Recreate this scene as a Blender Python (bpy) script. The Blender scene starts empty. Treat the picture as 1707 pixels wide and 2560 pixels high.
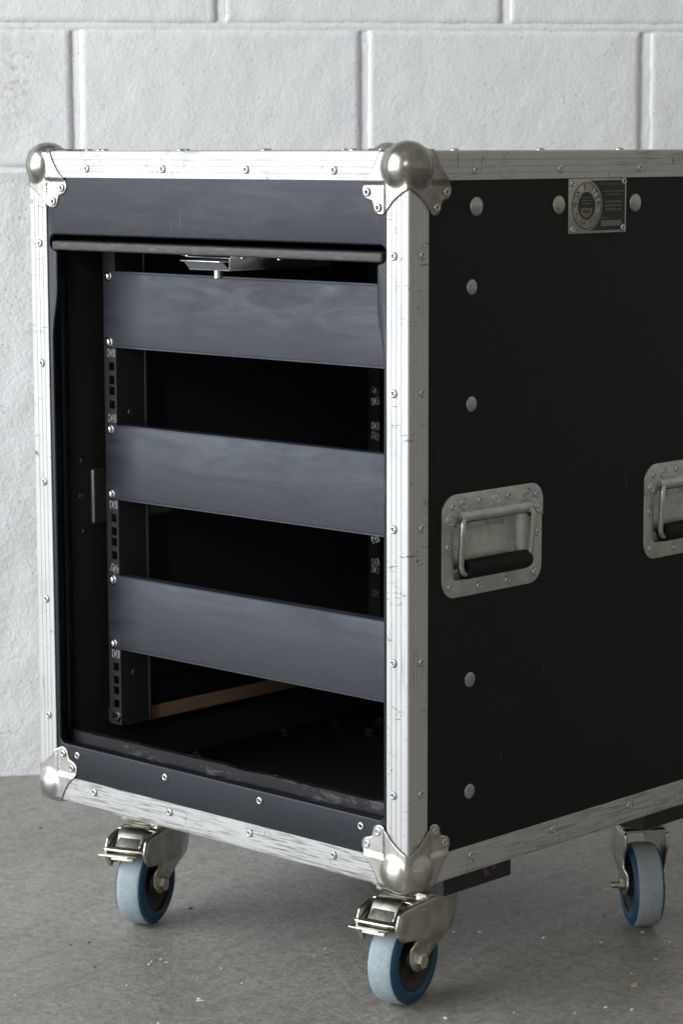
import bpy, bmesh, math, random
from mathutils import Matrix, Vector, noise
from mathutils.geometry import tessellate_polygon
random.seed(7)
S = bpy.context.scene
COL = S.collection
R = math.radians

# ------------------------------------------------------------------ camera
YAW, PITCH, ROLL = -0.75804, -0.14413, -0.0024
F = Vector((math.sin(YAW)*math.cos(PITCH), math.cos(YAW)*math.cos(PITCH), math.sin(PITCH)))
RT = Vector((math.cos(YAW), -math.sin(YAW), 0)); UP = RT.cross(F)
RT2 = math.cos(ROLL)*RT + math.sin(ROLL)*UP; UP2 = -math.sin(ROLL)*RT + math.cos(ROLL)*UP
cd = bpy.data.cameras.new('camera'); cam = bpy.data.objects.new('camera', cd); COL.objects.link(cam)
M = Matrix.Identity(4)
for i in range(3):
    M[i][0], M[i][1], M[i][2] = RT2[i], UP2[i], -F[i]
M.translation = (1.66753, -1.85935, 0.9145)
cam.matrix_world = M
cd.sensor_fit = 'VERTICAL'; cd.sensor_height = 36; cd.sensor_width = 24; cd.lens = 88.185
cd.clip_start = 0.05; cd.clip_end = 100
cd.dof.use_dof = True; cd.dof.focus_distance = 2.62; cd.dof.aperture_fstop = 11
S.camera = cam

# ------------------------------------------------------------------ light
WANG = R(51.0)                                   # direction the wall runs
WT = Vector((math.cos(WANG), math.sin(WANG), 0)); WN = Vector((WT.y, -WT.x, 0))   # WN points into the room
WA = Vector((-1.1724, 0.4079, 0))
world = bpy.data.worlds.new('World'); S.world = world; world.use_nodes = True
bg = world.node_tree.nodes['Background']
bg.inputs[0].default_value = (1.0, 0.965, 0.88, 1); bg.inputs[1].default_value = 0.34
def area(name, loc, target, sx, sy, power, color):
    ld = bpy.data.lights.new(name, 'AREA'); ld.shape = 'RECTANGLE'; ld.size = sx; ld.size_y = sy
    ld.energy = power; ld.color = color
    o = bpy.data.objects.new(name, ld); COL.objects.link(o)
    o.location = loc
    o.rotation_euler = (Vector(target)-Vector(loc)).to_track_quat('-Z', 'Y').to_euler()
    return o
# daylight through the wide opening on the left of the room
LP = WA - WT*3.20 + WN*2.05 + Vector((0, 0, 2.08))
area('opening_daylight', LP, LP + WT, 4.0, 4.0, 300, (0.90, 0.955, 1.0))
# a small far window behind the photographer
area('far_window_daylight', (2.6, -4.4, 2.2), (0, 0, .6), 0.5, 0.7, 22, (0.95, 1.0, 0.95))
S.view_settings.view_transform = 'Standard'; S.view_settings.look = 'None'
S.view_settings.exposure = 0.0; S.view_settings.gamma = 1.0
S.view_settings.use_curve_mapping = False

# ------------------------------------------------------------------ helpers
WM = {}
def link(o, parent=None, mw=None):
    COL.objects.link(o)
    mw = mw or Matrix.Identity(4)
    if parent is not None:
        o.parent = parent
        o.matrix_parent_inverse = WM[parent.name].inverted()
    o.matrix_basis = mw
    WM[o.name] = mw.copy()
    return o
def empty(name, loc):
    o = bpy.data.objects.new(name, None); o.empty_display_size = .1
    return link(o, None, Matrix.Translation(loc))
def tag(o, label, cat=None, group=None, kind=None):
    if label: o['label'] = label
    if cat: o['category'] = cat
    if group: o['group'] = group
    if kind: o['kind'] = kind
    return o
class MB:
    def __init__(s): s.v = []; s.f = []; s.m = []
    def add(s, vf, mat=0, M=None):
        v, f = vf; b = len(s.v)
        s.v += [tuple(M @ Vector(p)) if M else tuple(p) for p in v]
        s.f += [tuple(b+i for i in q) for q in f]
        s.m += [mat]*len(f)
        return s
    def mesh(s, name, mats, angle=35, smooth=True, bevel=0, seg=2, merge=1e-6):
        me = bpy.data.meshes.new(name)
        me.from_pydata(s.v, [], s.f)
        me.polygons.foreach_set('material_index', s.m)
        bm = bmesh.new(); bm.from_mesh(me)
        if merge: bmesh.ops.remove_doubles(bm, verts=bm.verts, dist=merge)
        bmesh.ops.recalc_face_normals(bm, faces=bm.faces)
        if bevel:
            es = [e for e in bm.edges if len(e.link_faces) == 2 and e.calc_face_angle(0) > R(40)]
            bmesh.ops.bevel(bm, geom=es, offset=bevel, segments=seg, profile=.5, affect='EDGES', clamp_overlap=True)
        bm.to_mesh(me); bm.free()
        for m in (mats if isinstance(mats, (list, tuple)) else [mats]): me.materials.append(m)
        if smooth:
            me.polygons.foreach_set('use_smooth', [True]*len(me.polygons))
            me.set_sharp_from_angle(angle=R(angle))
        return me
    def obj(s, name, mats, parent=None, mw=None, **k):
        return link(bpy.data.objects.new(name, s.mesh(name, mats, **k)), parent, mw)
def inst(name, me, parent, mw): return link(bpy.data.objects.new(name, me), parent, mw)
def box(x0, x1, y0, y1, z0, z1):
    v = [(x, y, z) for z in (z0, z1) for y in (y0, y1) for x in (x0, x1)]
    return v, [(0,2,3,1), (4,5,7,6), (0,1,5,4), (2,6,7,3), (0,4,6,2), (1,3,7,5)]
def lathe(prof, n=24, closed=False):
    v = []; f = []
    for r, z in prof:
        for i in range(n):
            a = 2*math.pi*i/n; v.append((r*math.cos(a), r*math.sin(a), z))
    m = len(prof)
    for j in range(m if closed else m-1):
        k = (j+1) % m
        for i in range(n):
            f.append((j*n+i, j*n+(i+1) % n, k*n+(i+1) % n, k*n+i))
    if not closed:
        f.append(tuple(range(n))[::-1]); f.append(tuple((m-1)*n+i for i in range(n)))
    return v, f
def prism(poly, c0, c1):
    n = len(poly); v = [(a, b, c0) for a, b in poly] + [(a, b, c1) for a, b in poly]
    f = [(i, (i+1) % n, n+(i+1) % n, n+i) for i in range(n)]
    for t in tessellate_polygon([[Vector((a, b, 0)) for a, b in poly]]):
        f.append(tuple(t)); f.append(tuple(n+i for i in reversed(t)))
    return v, f
def area2(p): return sum(p[i][0]*p[(i+1) % len(p)][1]-p[(i+1) % len(p)][0]*p[i][1] for i in range(len(p)))
def offset(loop, d):           # + grows, - shrinks
    n = len(loop); sg = 1 if area2(loop) > 0 else -1; out = []
    for i in range(n):
        p0, p1, p2 = loop[i-1], loop[i], loop[(i+1) % n]
        d1 = Vector((p1[0]-p0[0], p1[1]-p0[1])).normalized(); d2 = Vector((p2[0]-p1[0], p2[1]-p1[1])).normalized()
        n1 = Vector((d1.y, -d1.x)); n2 = Vector((d2.y, -d2.x)); m = n1+n2
        m = m/max(.35, (1+n1.dot(n2)))
        out.append((p1[0]+m.x*d*sg, p1[1]+m.y*d*sg))
    return out
def plate(outer, holes, th, r=0.0, rh=None):
    """flat plate in (a,b), front at c=0, back at c=th, rounded front rims"""
    rh = r if rh is None else rh
    v = []; f = []; fronts = []; backs = []
    def ring(loop, c):
        b = len(v); v.extend([(p[0], p[1], c) for p in loop]); return list(range(b, b+len(loop)))
    for k, lp in enumerate([outer]+holes):
        rr = r if k == 0 else rh; sg = -1 if k == 0 else 1
        rings = []
        if rr > 0:
            for q in (0, 30, 60, 90):
                a = R(q); rings.append(ring(offset(lp, sg*rr*(1-math.sin(a))), rr*(1-math.cos(a))))
        else: rings.append(ring(lp, 0))
        rings.append(ring(lp, th))
        for A, B in zip(rings, rings[1:]):
            n = len(A)
            for i in range(n): f.append((A[i], A[(i+1) % n], B[(i+1) % n], B[i]))
        fronts.append(rings[0]); backs.append(rings[-1])
    for rg in (fronts, backs):
        idx = [i for q in rg for i in q]
        for t in tessellate_polygon([[Vector((v[i][0], v[i][1], 0)) for i in q] for q in rg]):
            f.append(tuple(idx[i] for i in t))
    return v, f
def rrect(x0, x1, y0, y1, r, n=6):
    out = []
    for cx, cy, a0 in ((x1-r, y0+r, -90), (x1-r, y1-r, 0), (x0+r, y1-r, 90), (x0+r, y0+r, 180)):
        for i in range(n+1):
            a = R(a0+90*i/n); out.append((cx+r*math.cos(a), cy+r*math.sin(a)))
    return out
def tube(path, rad, n=12, cap=True):
    P = [Vector(p) for p in path]; v = []; f = []
    prev = None
    for i, p in enumerate(P):
        t = ((P[min(i+1, len(P)-1)]-P[max(i-1, 0)])).normalized()
        if prev is None:
            u = t.orthogonal().normalized()
        else:
            u = (prev - t*prev.dot(t)).normalized()
        prev = u; w = t.cross(u)
        for k in range(n):
            a = 2*math.pi*k/n; v.append(tuple(p+rad*(u*math.cos(a)+w*math.sin(a))))
    for i in range(len(P)-1):
        for k in range(n): f.append((i*n+k, i*n+(k+1) % n, (i+1)*n+(k+1) % n, (i+1)*n+k))
    if cap: f.append(tuple(range(n))[::-1]); f.append(tuple((len(P)-1)*n+k for k in range(n)))
    return v, f
def axes(ex, ey, ez, o=(0, 0, 0)):
    m = Matrix.Identity(4)
    for i in range(3): m[i][0], m[i][1], m[i][2], m[i][3] = ex[i], ey[i], ez[i], o[i]
    return m
def TR(x, y, z): return Matrix.Translation((x, y, z))
# orientation of small hardware: local +Z points out of the face
FRONT = axes((1, 0, 0), (0, 0, 1), (0, -1, 0)); SIDE = axes((0, 1, 0), (0, 0, 1), (1, 0, 0)); TOP = Matrix.Identity(4)
LEFTI = SIDE
def P_FRONT(y=0): return axes((1, 0, 0), (0, 0, 1), (0, 1, 0), (0, y, 0))      # plate (a,b,c) -> (X, Z, depth Y)
def P_SIDE(x=0): return axes((0, 1, 0), (0, 0, 1), (-1, 0, 0), (x, 0, 0))      # plate (a,b,c) -> (Y, Z, depth -X)

# ------------------------------------------------------------------ materials
class NT:
    def __init__(s, name):
        s.mat = bpy.data.materials.new(name); s.mat.use_nodes = True
        s.t = s.mat.node_tree; s.b = s.t.nodes['Principled BSDF']
    def n(s, typ, **k):
        nd = s.t.nodes.new(typ)
        for a, b in k.items():
            if a.startswith('i_'):
                key = a[2:]; key = int(key) if key.isdigit() else key.replace('_', ' ')
                if hasattr(b, 'is_linked') or isinstance(b, bpy.types.NodeSocket): s.t.links.new(b, nd.inputs[key])
                else: nd.inputs[key].default_value = b
            else: setattr(nd, a, b)
        return nd
    def l(s, a, b): s.t.links.new(a, b)
    def coord(s, kind='Object', scale=(1, 1, 1), rnd=False):
        tc = s.n('ShaderNodeTexCoord'); v = tc.outputs[kind]
        mp = s.n('ShaderNodeMapping', i_Vector=v); mp.inputs['Scale'].default_value = scale
        if rnd:
            oi = s.n('ShaderNodeObjectInfo')
            mu = s.n('ShaderNodeMath', operation='MULTIPLY', i_0=oi.outputs['Random'], i_1=37.0)
            cb = s.n('ShaderNodeCombineXYZ', i_X=mu.outputs[0], i_Y=mu.outputs[0], i_Z=mu.outputs[0])
            ad = s.n('ShaderNodeVectorMath', operation='ADD', i_0=mp.outputs[0], i_1=cb.outputs[0])
            return ad.outputs[0]
        return mp.outputs[0]
    def noise(s, vec, scale, detail=4, rough=.55, dist=0):
        return s.n('ShaderNodeTexNoise', i_Vector=vec, i_Scale=scale, i_Detail=detail, i_Roughness=rough, i_Distortion=dist).outputs['Fac']
    def ramp(s, fac, stops):
        nd = s.n('ShaderNodeValToRGB', i_Fac=fac); cr = nd.color_ramp
        while len(cr.elements) > 1: cr.elements.remove(cr.elements[-1])
        for i, (p, c) in enumerate(stops):
            e = cr.elements[0] if i == 0 else cr.elements.new(p)
            e.position = p; c = c if isinstance(c, (tuple, list)) else (c, c, c); e.color = (*c[:3], 1)
        return nd.outputs['Color']
    def mix(s, fac, a, b, mode='MIX'):
        nd = s.n('ShaderNodeMix', data_type='RGBA', blend_type=mode)
        for k, x in ((0, fac), (6, a), (7, b)):
            if isinstance(x, bpy.types.NodeSocket): s.l(x, nd.inputs[k])
            elif isinstance(x, (tuple, list)): nd.inputs[k].default_value = (*x[:3], 1)
            else: nd.inputs[k].default_value = x if k == 0 else (x, x, x, 1)
        return nd.outputs[2]
    def math(s, op, a, b=0.0):
        return s.n('ShaderNodeMath', operation=op, i_0=a, i_1=b).outputs[0]
    def bump(s, h, strength, dist=.001, normal=None):
        nd = s.n('ShaderNodeBump', i_Height=h, i_Strength=strength, i_Distance=dist)
        if normal: s.l(normal, nd.inputs['Normal'])
        return nd.outputs[0]
    def set(s, **k):
        for a, b in k.items():
            key = a.replace('_', ' ')
            if isinstance(b, bpy.types.NodeSocket): s.l(b, s.b.inputs[key])
            elif isinstance(b, (tuple, list)) and len(b) == 3: s.b.inputs[key].default_value = (*b, 1)
            else: s.b.inputs[key].default_value = b
        return s.mat

def alu(axis, scuff, name='brushed'):
    t = NT('%s_aluminium_%s' % (name, 'xyz'[axis]))
    sc = [1, 1, 1]; sc[axis] = .035
    v = t.coord('Object', tuple(sc)); v0 = t.coord('Object')
    sc2 = [1, 1, 1]; sc2[axis] = .05
    v2 = t.coord('Object', tuple(sc2))
    fine = t.noise(v, 900, 3, .6)
    streak = t.noise(v2, 430, 4, .6)
    where = t.noise(v0, 9, 3, .6)
    sk = t.math('MULTIPLY', t.ramp(streak, [(.47, 0), (.60, 1)]), t.ramp(where, [(.56-scuff, 0), (.74-scuff, 1)]))
    sc3 = [.25, .25, .25]; sc3[axis] = 1
    nick = t.ramp(t.noise(t.coord('Object', tuple(sc3)), 210, 4, .7, 1.2), [(.60, 0), (.65, 1)])
    nick = t.math('MULTIPLY', nick, t.ramp(t.noise(v0, 17, 2), [(.47, 0), (.56, 1)]))
    col = t.mix(t.math('MULTIPLY', sk, .85 if name == 'scuffed' and axis == 0 else .55), (.52, .52, .51), (.17, .17, .17))
    col = t.mix(t.math('MULTIPLY', nick, .85), col, (.10, .10, .105))
    ro = t.ramp(t.noise(v0, 30, 4), [(.3, .48), (.7, .60)])
    ro = t.mix(sk, ro, .68)
    return t.set(Base_Color=col, Metallic=.5, Roughness=ro, Normal=t.bump(fine, .10, .0004))
ALU = [alu(0, .08), alu(1, .06), alu(2, .03)]; ALU_B = [alu(0, .24, 'scuffed'), alu(1, .20, 'scuffed')]

def zinc(name, base, dark, ro=(.25, .42), sc=60, spots=.0):
    t = NT(name); v = t.coord('Object', rnd=True)
    a = t.noise(v, sc, 6, .65); b = t.noise(v, sc*4, 4, .6)
    col = t.mix(t.ramp(a, [(.38, 0), (.62, 1)]), base, dark)
    if spots:
        g = t.ramp(t.noise(v, sc*5.5, 5, .75, .6), [(.60, 0), (.70, 1)])
        g = t.math('MULTIPLY', g, t.ramp(t.noise(v, sc*.7, 3), [(.45, 0), (.6, 1)]))
        col = t.mix(t.math('MULTIPLY', g, spots), col, (.05, .045, .04))
    r = t.ramp(b, [(.3, ro[0]), (.7, ro[1])])
    return t.set(Base_Color=col, Metallic=1.0, Roughness=r, Normal=t.bump(b, .08, .0004))
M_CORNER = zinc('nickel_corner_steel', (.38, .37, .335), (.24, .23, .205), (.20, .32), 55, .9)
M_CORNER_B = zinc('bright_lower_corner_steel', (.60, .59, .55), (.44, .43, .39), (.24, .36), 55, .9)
M_CASTOR = zinc('zinc_plated_castor_steel', (.70, .68, .60), (.52, .50, .42), (.30, .44), 45, .5)
M_PEDAL = zinc('pressed_pedal_steel', (.72, .70, .64), (.52, .49, .42), (.28, .42), 70, .3)
M_HANDLE = zinc('galvanised_handle_steel', (.62, .66, .62), (.46, .50, .46), (.32, .48), 40, .25)
M_ROD = zinc('handle_rod_steel', (.62, .63, .60), (.45, .46, .44), (.25, .38), 60, .4)
M_RIVET = zinc('rivet_steel', (.62, .62, .61), (.50, .50, .49), (.24, .36), 200)
M_BOLTHEAD = zinc('hammered_bolt_head', (.52, .52, .46), (.36, .36, .31), (.30, .46), 260)
M_BRIGHT = zinc('bright_zinc_screw', (.80, .82, .84), (.66, .68, .70), (.15, .28), 300)
def simple(name, col, ro=.5, metal=0, spec=.5, bumps=None):
    t = NT(name)
    k = dict(Base_Color=col, Roughness=ro, Metallic=metal)
    if bumps: k['Normal'] = t.bump(t.noise(t.coord('Object'), bumps[0], 3), bumps[1], .0005)
    m = t.set(**k); t.b.inputs['Specular IOR Level'].default_value = spec
    return m
M_HOLE = simple('rivet_bore_dark', (.02, .02, .02), .7)
def laminate(name, base, ro, spec, streak=True, scr=.5):
    t = NT(name); v = t.coord('Object')
    n1 = t.noise(v, 5, 5, .6, .8)
    n2 = t.noise(v, 1400, 2, .5)
    n3 = t.noise(t.coord('Object', (.20, 1, 1.0)), 34, 6, .66, 1.6)
    sm = t.mix(.6 if streak else .1, n1, n3)
    r = t.ramp(sm, [(.36, ro[0]), (.62, ro[1])])
    k = t.ramp(sm, [(.36, 0), (.62, 1)])
    gr = t.ramp(t.noise(v, 650, 3, .7), [(.3, .72), (.7, 1.28)])
    col = t.mix(1.0, t.mix(k, base, tuple(c*1.5 for c in base)), gr, 'MULTIPLY')
    sp = t.ramp(t.noise(v, 520, 2, .5), [(.745, 0), (.765, 1)])
    col = t.mix(t.math('MULTIPLY', sp, .4), col, (.30, .29, .27))
    # hairline scratches in two directions and dusty smears
    rot = t.n('ShaderNodeMapping', i_Vector=v); rot.inputs['Rotation'].default_value = (R(24), R(31), R(12)); rot.inputs['Scale'].default_value = (1, 1, .05)
    s1 = t.ramp(t.noise(rot.outputs[0], 330, 2, .5), [(.735, 0), (.75, 1)])
    rot2 = t.n('ShaderNodeMapping', i_Vector=v); rot2.inputs['Rotation'].default_value = (R(-52), R(20), R(40)); rot2.inputs['Scale'].default_value = (1, .05, 1)
    s2 = t.ramp(t.noise(rot2.outputs[0], 300, 2, .5), [(.735, 0), (.75, 1)])
    sc = t.math('MULTIPLY', t.math('ADD', s1, s2), t.ramp(t.noise(v, 8, 3), [(.45, 0), (.62, scr)]))
    col = t.mix(sc, col, (.13, .13, .125))
    m = t.set(Base_Color=col, Roughness=r, Normal=t.bump(n2, .16, .0003))
    t.b.inputs['Specular IOR Level'].default_value = spec
    t.b.inputs['Specular Tint'].default_value = (.85, .925, 1.0, 1)
    return m
M_LAM = laminate('black_phenolic_laminate', (.0035, .0044, .0068), (.21, .35), .31)
M_SIDE = laminate('black_phenolic_side_laminate', (.0065, .0065, .0065), (.44, .54), .2)
M_PAINT = laminate('black_painted_steel_panel', (.019, .0205, .025), (.36, .66), .52)
M_INNER = simple('matt_black_plywood_inside', (.032, .032, .032), .62, 0, .35, (90, .3))
M_RUNNER = simple('black_painted_runner', (.010, .010, .010), .6, 0, .2)
M_RAIL = simple('black_powder_coated_rail', (.035, .035, .037), .40, 0, .6)
M_RUBBER = simple('black_rubber_grip', (.007, .007, .007), .55, 0, .2, (160, .15))
M_DARKPL = simple('black_plastic_rim', (.014, .014, .014), .45, 0, .4)
def plyedge(name, c1, c2, wear, spec=.5, wc=(.26, .19, .12)):
    t = NT(name); v = t.coord('Object', (.06, .06, 1))
    lay = t.noise(v, 900, 3, .6)
    col = t.mix(t.ramp(lay, [(.35, 0), (.65, 1)]), c1, c2)
    w = t.ramp(t.noise(t.coord('Object', (1, 1, 3)), 28, 6, .7, .4), [(.60-wear*.12, 0), (.68-wear*.06, 1)])
    w = t.math('MULTIPLY', w, .8*min(1, wear*2))
    col = t.mix(w, col, wc)
    m = t.set(Base_Color=col, Roughness=.55, Normal=t.bump(lay, .35, .0006)); t.b.inputs['Specular IOR Level'].default_value = spec
    return m
M_DOORPLY = plyedge('worn_plywood_door_edge', (.020, .019, .018), (.062, .058, .054), .25)
M_LIP = plyedge('scraped_black_plywood_lip', (.006, .006, .0075), (.013, .013, .015), .30, .15, (.13, .13, .135))
M_BLOCK = plyedge('black_plywood_skid', (.018, .017, .019), (.05, .046, .05), .12)
M_RAW = plyedge('raw_brown_plywood', (.46, .31, .19), (.32, .22, .14), .3)
def rubber_tread(name, c1, c2, ro):
    t = NT(name); v = t.coord('Object', rnd=True)
    d = t.noise(v, 90, 6, .7); e = t.noise(v, 700, 3)
    col = t.mix(t.ramp(d, [(.35, 0), (.65, 1)]), c1, c2)
    gm = t.ramp(t.noise(v, 230, 5, .75, .4), [(.52, 0), (.68, 1)])
    col = t.mix(t.math('MULTIPLY', gm, .35), col, (.11, .12, .125))
    return t.set(Base_Color=col, Roughness=ro, Normal=t.bump(e, .3, .0005))
M_TREAD = rubber_tread('dusty_blue_grey_tread', (.28, .345, .385), (.36, .41, .435), .75)
M_BLUE = rubber_tread('blue_rubber_sidewall', (.002, .050, .115), (.004, .065, .14), .5)

# concrete floor
t = NT('stained_concrete_floor'); v = t.coord('Object')
big = t.noise(v, 3.4, 5, .55, .6); mid = t.noise(v, 11, 6, .65, .3); fine = t.noise(v, 160, 5, .7)
vs = t.n('ShaderNodeMapping', i_Vector=v); vs.inputs['Rotation'].default_value = (0, 0, R(-40)); vs.inputs['Scale'].default_value = (1.0, .35, 1)
flow = t.noise(vs.outputs[0], 26, 6, .7, .6)
col = t.mix(t.ramp(big, [(.3, 0), (.7, 1)]), (.33, .302, .266), (.53, .488, .435))
col = t.mix(.42, col, t.ramp(mid, [(.28, (.20, .186, .169)), (.5, (.39, .362, .33)), (.75, (.52, .484, .442))]))
col = t.mix(t.math('MULTIPLY', t.ramp(flow, [(.50, 0), (.75, 1)]), .40), col, (.11, .105, .10))
gran = t.noise(v, 75, 6, .72, .3)
col = t.mix(t.ramp(gran, [(.34, .6), (.56, 0)]), col, (.115, .11, .107))
col = t.mix(t.ramp(fine, [(.25, .8), (.68, 0)]), col, (.12, .113, .105))
grit = t.noise(v, 520, 3, .7)
col = t.mix(1.0, col, t.ramp(grit, [(.28, .66), (.5, 1.0), (.72, 1.30)]), 'MULTIPLY')
pit = t.ramp(t.noise(v, 330, 3, .6), [(.27, 1), (.33, 0)])
col = t.mix(t.math('MULTIPLY', pit, .7), col, (.045, .043, .04))
spk = t.ramp(t.noise(v, 240, 2, .5, .6), [(.74, 0), (.77, 1)])
col = t.mix(t.math('MULTIPLY', spk, .35), col, (.45, .43, .40))
ro = t.mix(.5, t.ramp(mid, [(.3, .26), (.7, .46)]), t.ramp(flow, [(.3, .28), (.7, .50)]))
hb = t.mix(.35, fine, grit)
M_FLOOR = t.set(Base_Color=col, Roughness=ro, Normal=t.bump(hb, .6, .003))
t.b.inputs['Specular IOR Level'].default_value = .5

def paint(name, rough):
    t = NT(name)
    g = t.n('ShaderNodeNewGeometry').outputs['Position']
    a = t.noise(g, 70, 6, .62, .3); b = t.noise(g, 260, 4, .6); c = t.noise(g, 3.0, 4, .6); d = t.noise(g, 30, 3, .5, .5)
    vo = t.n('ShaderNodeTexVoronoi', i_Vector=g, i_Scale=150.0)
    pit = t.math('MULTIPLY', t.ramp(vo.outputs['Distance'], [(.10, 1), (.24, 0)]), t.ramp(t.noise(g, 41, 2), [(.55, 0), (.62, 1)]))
    h = t.mix(.4, a, b)
    h = t.mix(.30 if rough else .18, h, d)
    h = t.math('SUBTRACT', h, t.math('MULTIPLY', pit, .45))
    col = t.mix(t.ramp(c, [(.3, 0), (.7, 1)]), (.82, .83, .845), (.87, .875, .88))
    # brown run-down stain left of the first joint
    sub = t.n('ShaderNodeVectorMath', operation='SUBTRACT', i_0=g); sub.inputs[1].default_value = (WA.x+WT.x*.045, WA.y+WT.y*.045, 1.01)
    scl = t.n('ShaderNodeVectorMath', operation='MULTIPLY', i_0=sub.outputs[0]); scl.inputs[1].default_value = (22, 22, 9)
    ln = t.n('ShaderNodeVectorMath', operation='LENGTH', i_0=scl.outputs[0])
    st = t.math('MULTIPLY', t.ramp(ln.outputs['Value'], [(.0, 1), (.95, 0)]), t.ramp(t.noise(g, 95, 5, .7), [(.46, 0), (.62, 1)]))
    col = t.mix(t.math('MULTIPLY', st, .55), col, (.36, .31, .25))
    gr = t.ramp(t.noise(g, 150, 4, .7), [(.66, 0), (.74, 1)])
    col = t.mix(t.math('MULTIPLY', gr, .22), col, (.38, .40, .43))
    col = t.mix(t.math('MULTIPLY', pit, .5), col, (.30, .31, .33))  # shade inside the pores, with the dirt they hold, put into the colour
    m = t.set(Base_Color=col, Roughness=.48, Normal=t.bump(h, .55 if rough else .42, .010 if rough else .0062))
    t.b.inputs['Specular IOR Level'].default_value = .35
    return m
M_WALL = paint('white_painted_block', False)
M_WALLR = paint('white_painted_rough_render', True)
M_CHIP = simple('pale_debris', (.62, .60, .56), .7)
M_CHIPY = simple('straw_coloured_debris', (.50, .40, .20), .7)
M_CHIPD = simple('dark_debris', (.03, .03, .03), .7)

# ------------------------------------------------------------------ floor
fl = MB(); fl.add(([(-9, -9, 0), (9, -9, 0), (9, 9, 0), (-9, 9, 0)], [(0, 1, 2, 3)]))
tag(fl.obj('floor', M_FLOOR, smooth=False), 'grey stained concrete floor under the flight case', kind='structure')

# ------------------------------------------------------------------ block wall
wall_m = axes(WT, -WN, (0, 0, 1), WA)         # local x along the wall, local y away from the room
wall = empty('block_wall', WA); tag(wall, 'white painted concrete block wall behind the flight case', 'wall')
S0, S1 = -1.6, 3.2
Z0 = 0.8845; CH = 0.2022; PITCHW = 0.4140; JW = 0.013
# rendered lower part with no visible joints
nx, nz = 320, 62
v = []; f = []
for j in range(nz+1):
    for i in range(nx+1):
        s = S0+(S1-S0)*i/nx; z = (Z0-.004)*j/nz
        d = .0022*noise.noise(Vector((s*26, z*19, 1)))+.003*noise.noise(Vector((s*7, z*7, 4)))
        if j == nz: d += .004
        v.append((s, .001-d, z))
for j in range(nz):
    for i in range(nx):
        a = j*(nx+1)+i; f.append((a, a+1, a+nx+2, a+nx+1))
b = len(v); v += [(S0, .1, Z0-.004), (S1, .1, Z0-.004)]
f.append(tuple([nz*(nx+1)+i for i in range(nx+1)]+[b+1, b]))
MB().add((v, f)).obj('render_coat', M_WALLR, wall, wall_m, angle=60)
# blocks
def block_mesh(seed, w, h):
    n, m = 44, 22; v = []; f = []
    def edge(d): return 0 if d > .0042 else .0032*(1-math.sqrt(max(0, 1-(1-d/.0042)**2)))
    for j in range(m+1):
        for i in range(n+1):
            tx = i/n; tz = j/m
            # denser near the rim
            sx = .5-.5*math.cos(math.pi*tx); sx = .55*sx+.45*tx; sz = .5-.5*math.cos(math.pi*tz); sz = .55*sz+.45*tz
            x = (sx-.5)*w; z = sz*h
            q = Vector((x*40+seed*13, z*40, seed*7.1))
            wob = .0016*noise.noise(q)+.0010*noise.noise(q*2.7)
            if i in (0, n): x += wob
            if j in (0, m): z += wob
            dd = min(w/2-abs(x), z if z < h/2 else h-z)
            y = edge(max(0, dd)) - .0010*noise.noise(Vector((x*30, z*30, seed)))-.0008*noise.noise(Vector((x*9+seed, z*9, 2)))
            v.append((x, y, z))
    for j in range(m):
        for i in range(n):
            a = j*(n+1)+i; f.append((a, a+1, a+n+2, a+n+1))
    rim = [i for i in range(n+1)]+[j*(n+1)+n for j in range(1, m+1)]+[m*(n+1)+i for i in range(n-1, -1, -1)]+[j*(n+1) for j in range(m-1, 0, -1)]
    b = len(v); v += [(v[i][0], .05, v[i][2]) for i in rim]; L = len(rim)
    for k in range(L): f.append((rim[k], rim[(k+1) % L], b+(k+1) % L, b+k))
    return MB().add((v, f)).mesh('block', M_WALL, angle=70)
BM = [block_mesh(k, PITCHW-JW, CH-.009) for k in range(5)]
ci = 0
for c in range(6):
    off = .129 if c % 2 == 0 else .129+PITCHW/2
    k0 = math.floor((S0-off)/PITCHW)+1; k1 = math.floor((S1-off)/PITCHW)
    for k in range(k0, k1):
        jit = random.uniform(-.0012, .0012)
        inst('block', BM[(k*3+c*2) % 5], wall, wall_m @ TR(off+(k+.5)*PITCHW+random.uniform(-.0015, .0015), jit, Z0+c*CH+.0045))
# mortar: one concave perpend after another, near-flush beds, all one mesh per course kind
bed = MB()
for c in range(7):
    z = Z0+c*CH; n = 260; v = []; f = []
    for i in range(n+1):
        s = S0+(S1-S0)*i/n
        for dz, y in ((-.013, .012), (-.0065, .0026), (-.003, .0010), (.003, .0010), (.0065, .0026), (.013, .012)):
            v.append((s, y+.0016*noise.noise(Vector((s*22, z*9, dz*160)))+.0012*noise.noise(Vector((s*4, z, 3))), z+dz+.0012*noise.noise(Vector((s*11, z, 8)))))
    for i in range(n):
        for k in range(5): a = i*6+k; f.append((a, a+6, a+7, a+1))
    bed.add((v, f))
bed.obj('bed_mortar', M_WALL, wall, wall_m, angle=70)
def perp_mesh(seed):
    v = []; f = []; n = 26
    for j in range(n+1):
        z = CH*j/n
        for dx, y in ((-.010, .0060), (-.0068, .0058), (-.004, .0046), (0, .0032), (.005, .0020), (.010, .0016)):
            v.append((dx+.0010*noise.noise(Vector((z*40, seed*5, 0))), y+.0012*noise.noise(Vector((z*55, dx*200, seed))), z))
    for j in range(n):
        for k in range(5): a = j*6+k; f.append((a, a+1, a+7, a+6))
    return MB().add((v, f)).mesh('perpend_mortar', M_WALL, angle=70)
PM = [perp_mesh(k) for k in range(3)]
for c in range(6):
    off = .129 if c % 2 == 0 else .129+PITCHW/2
    for k in range(math.floor((S0-off)/PITCHW)+1, math.floor((S1-off)/PITCHW)+1):
        inst('perpend_mortar', PM[k % 3], wall, wall_m @ TR(off+k*PITCHW, 0, Z0+c*CH))
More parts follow.
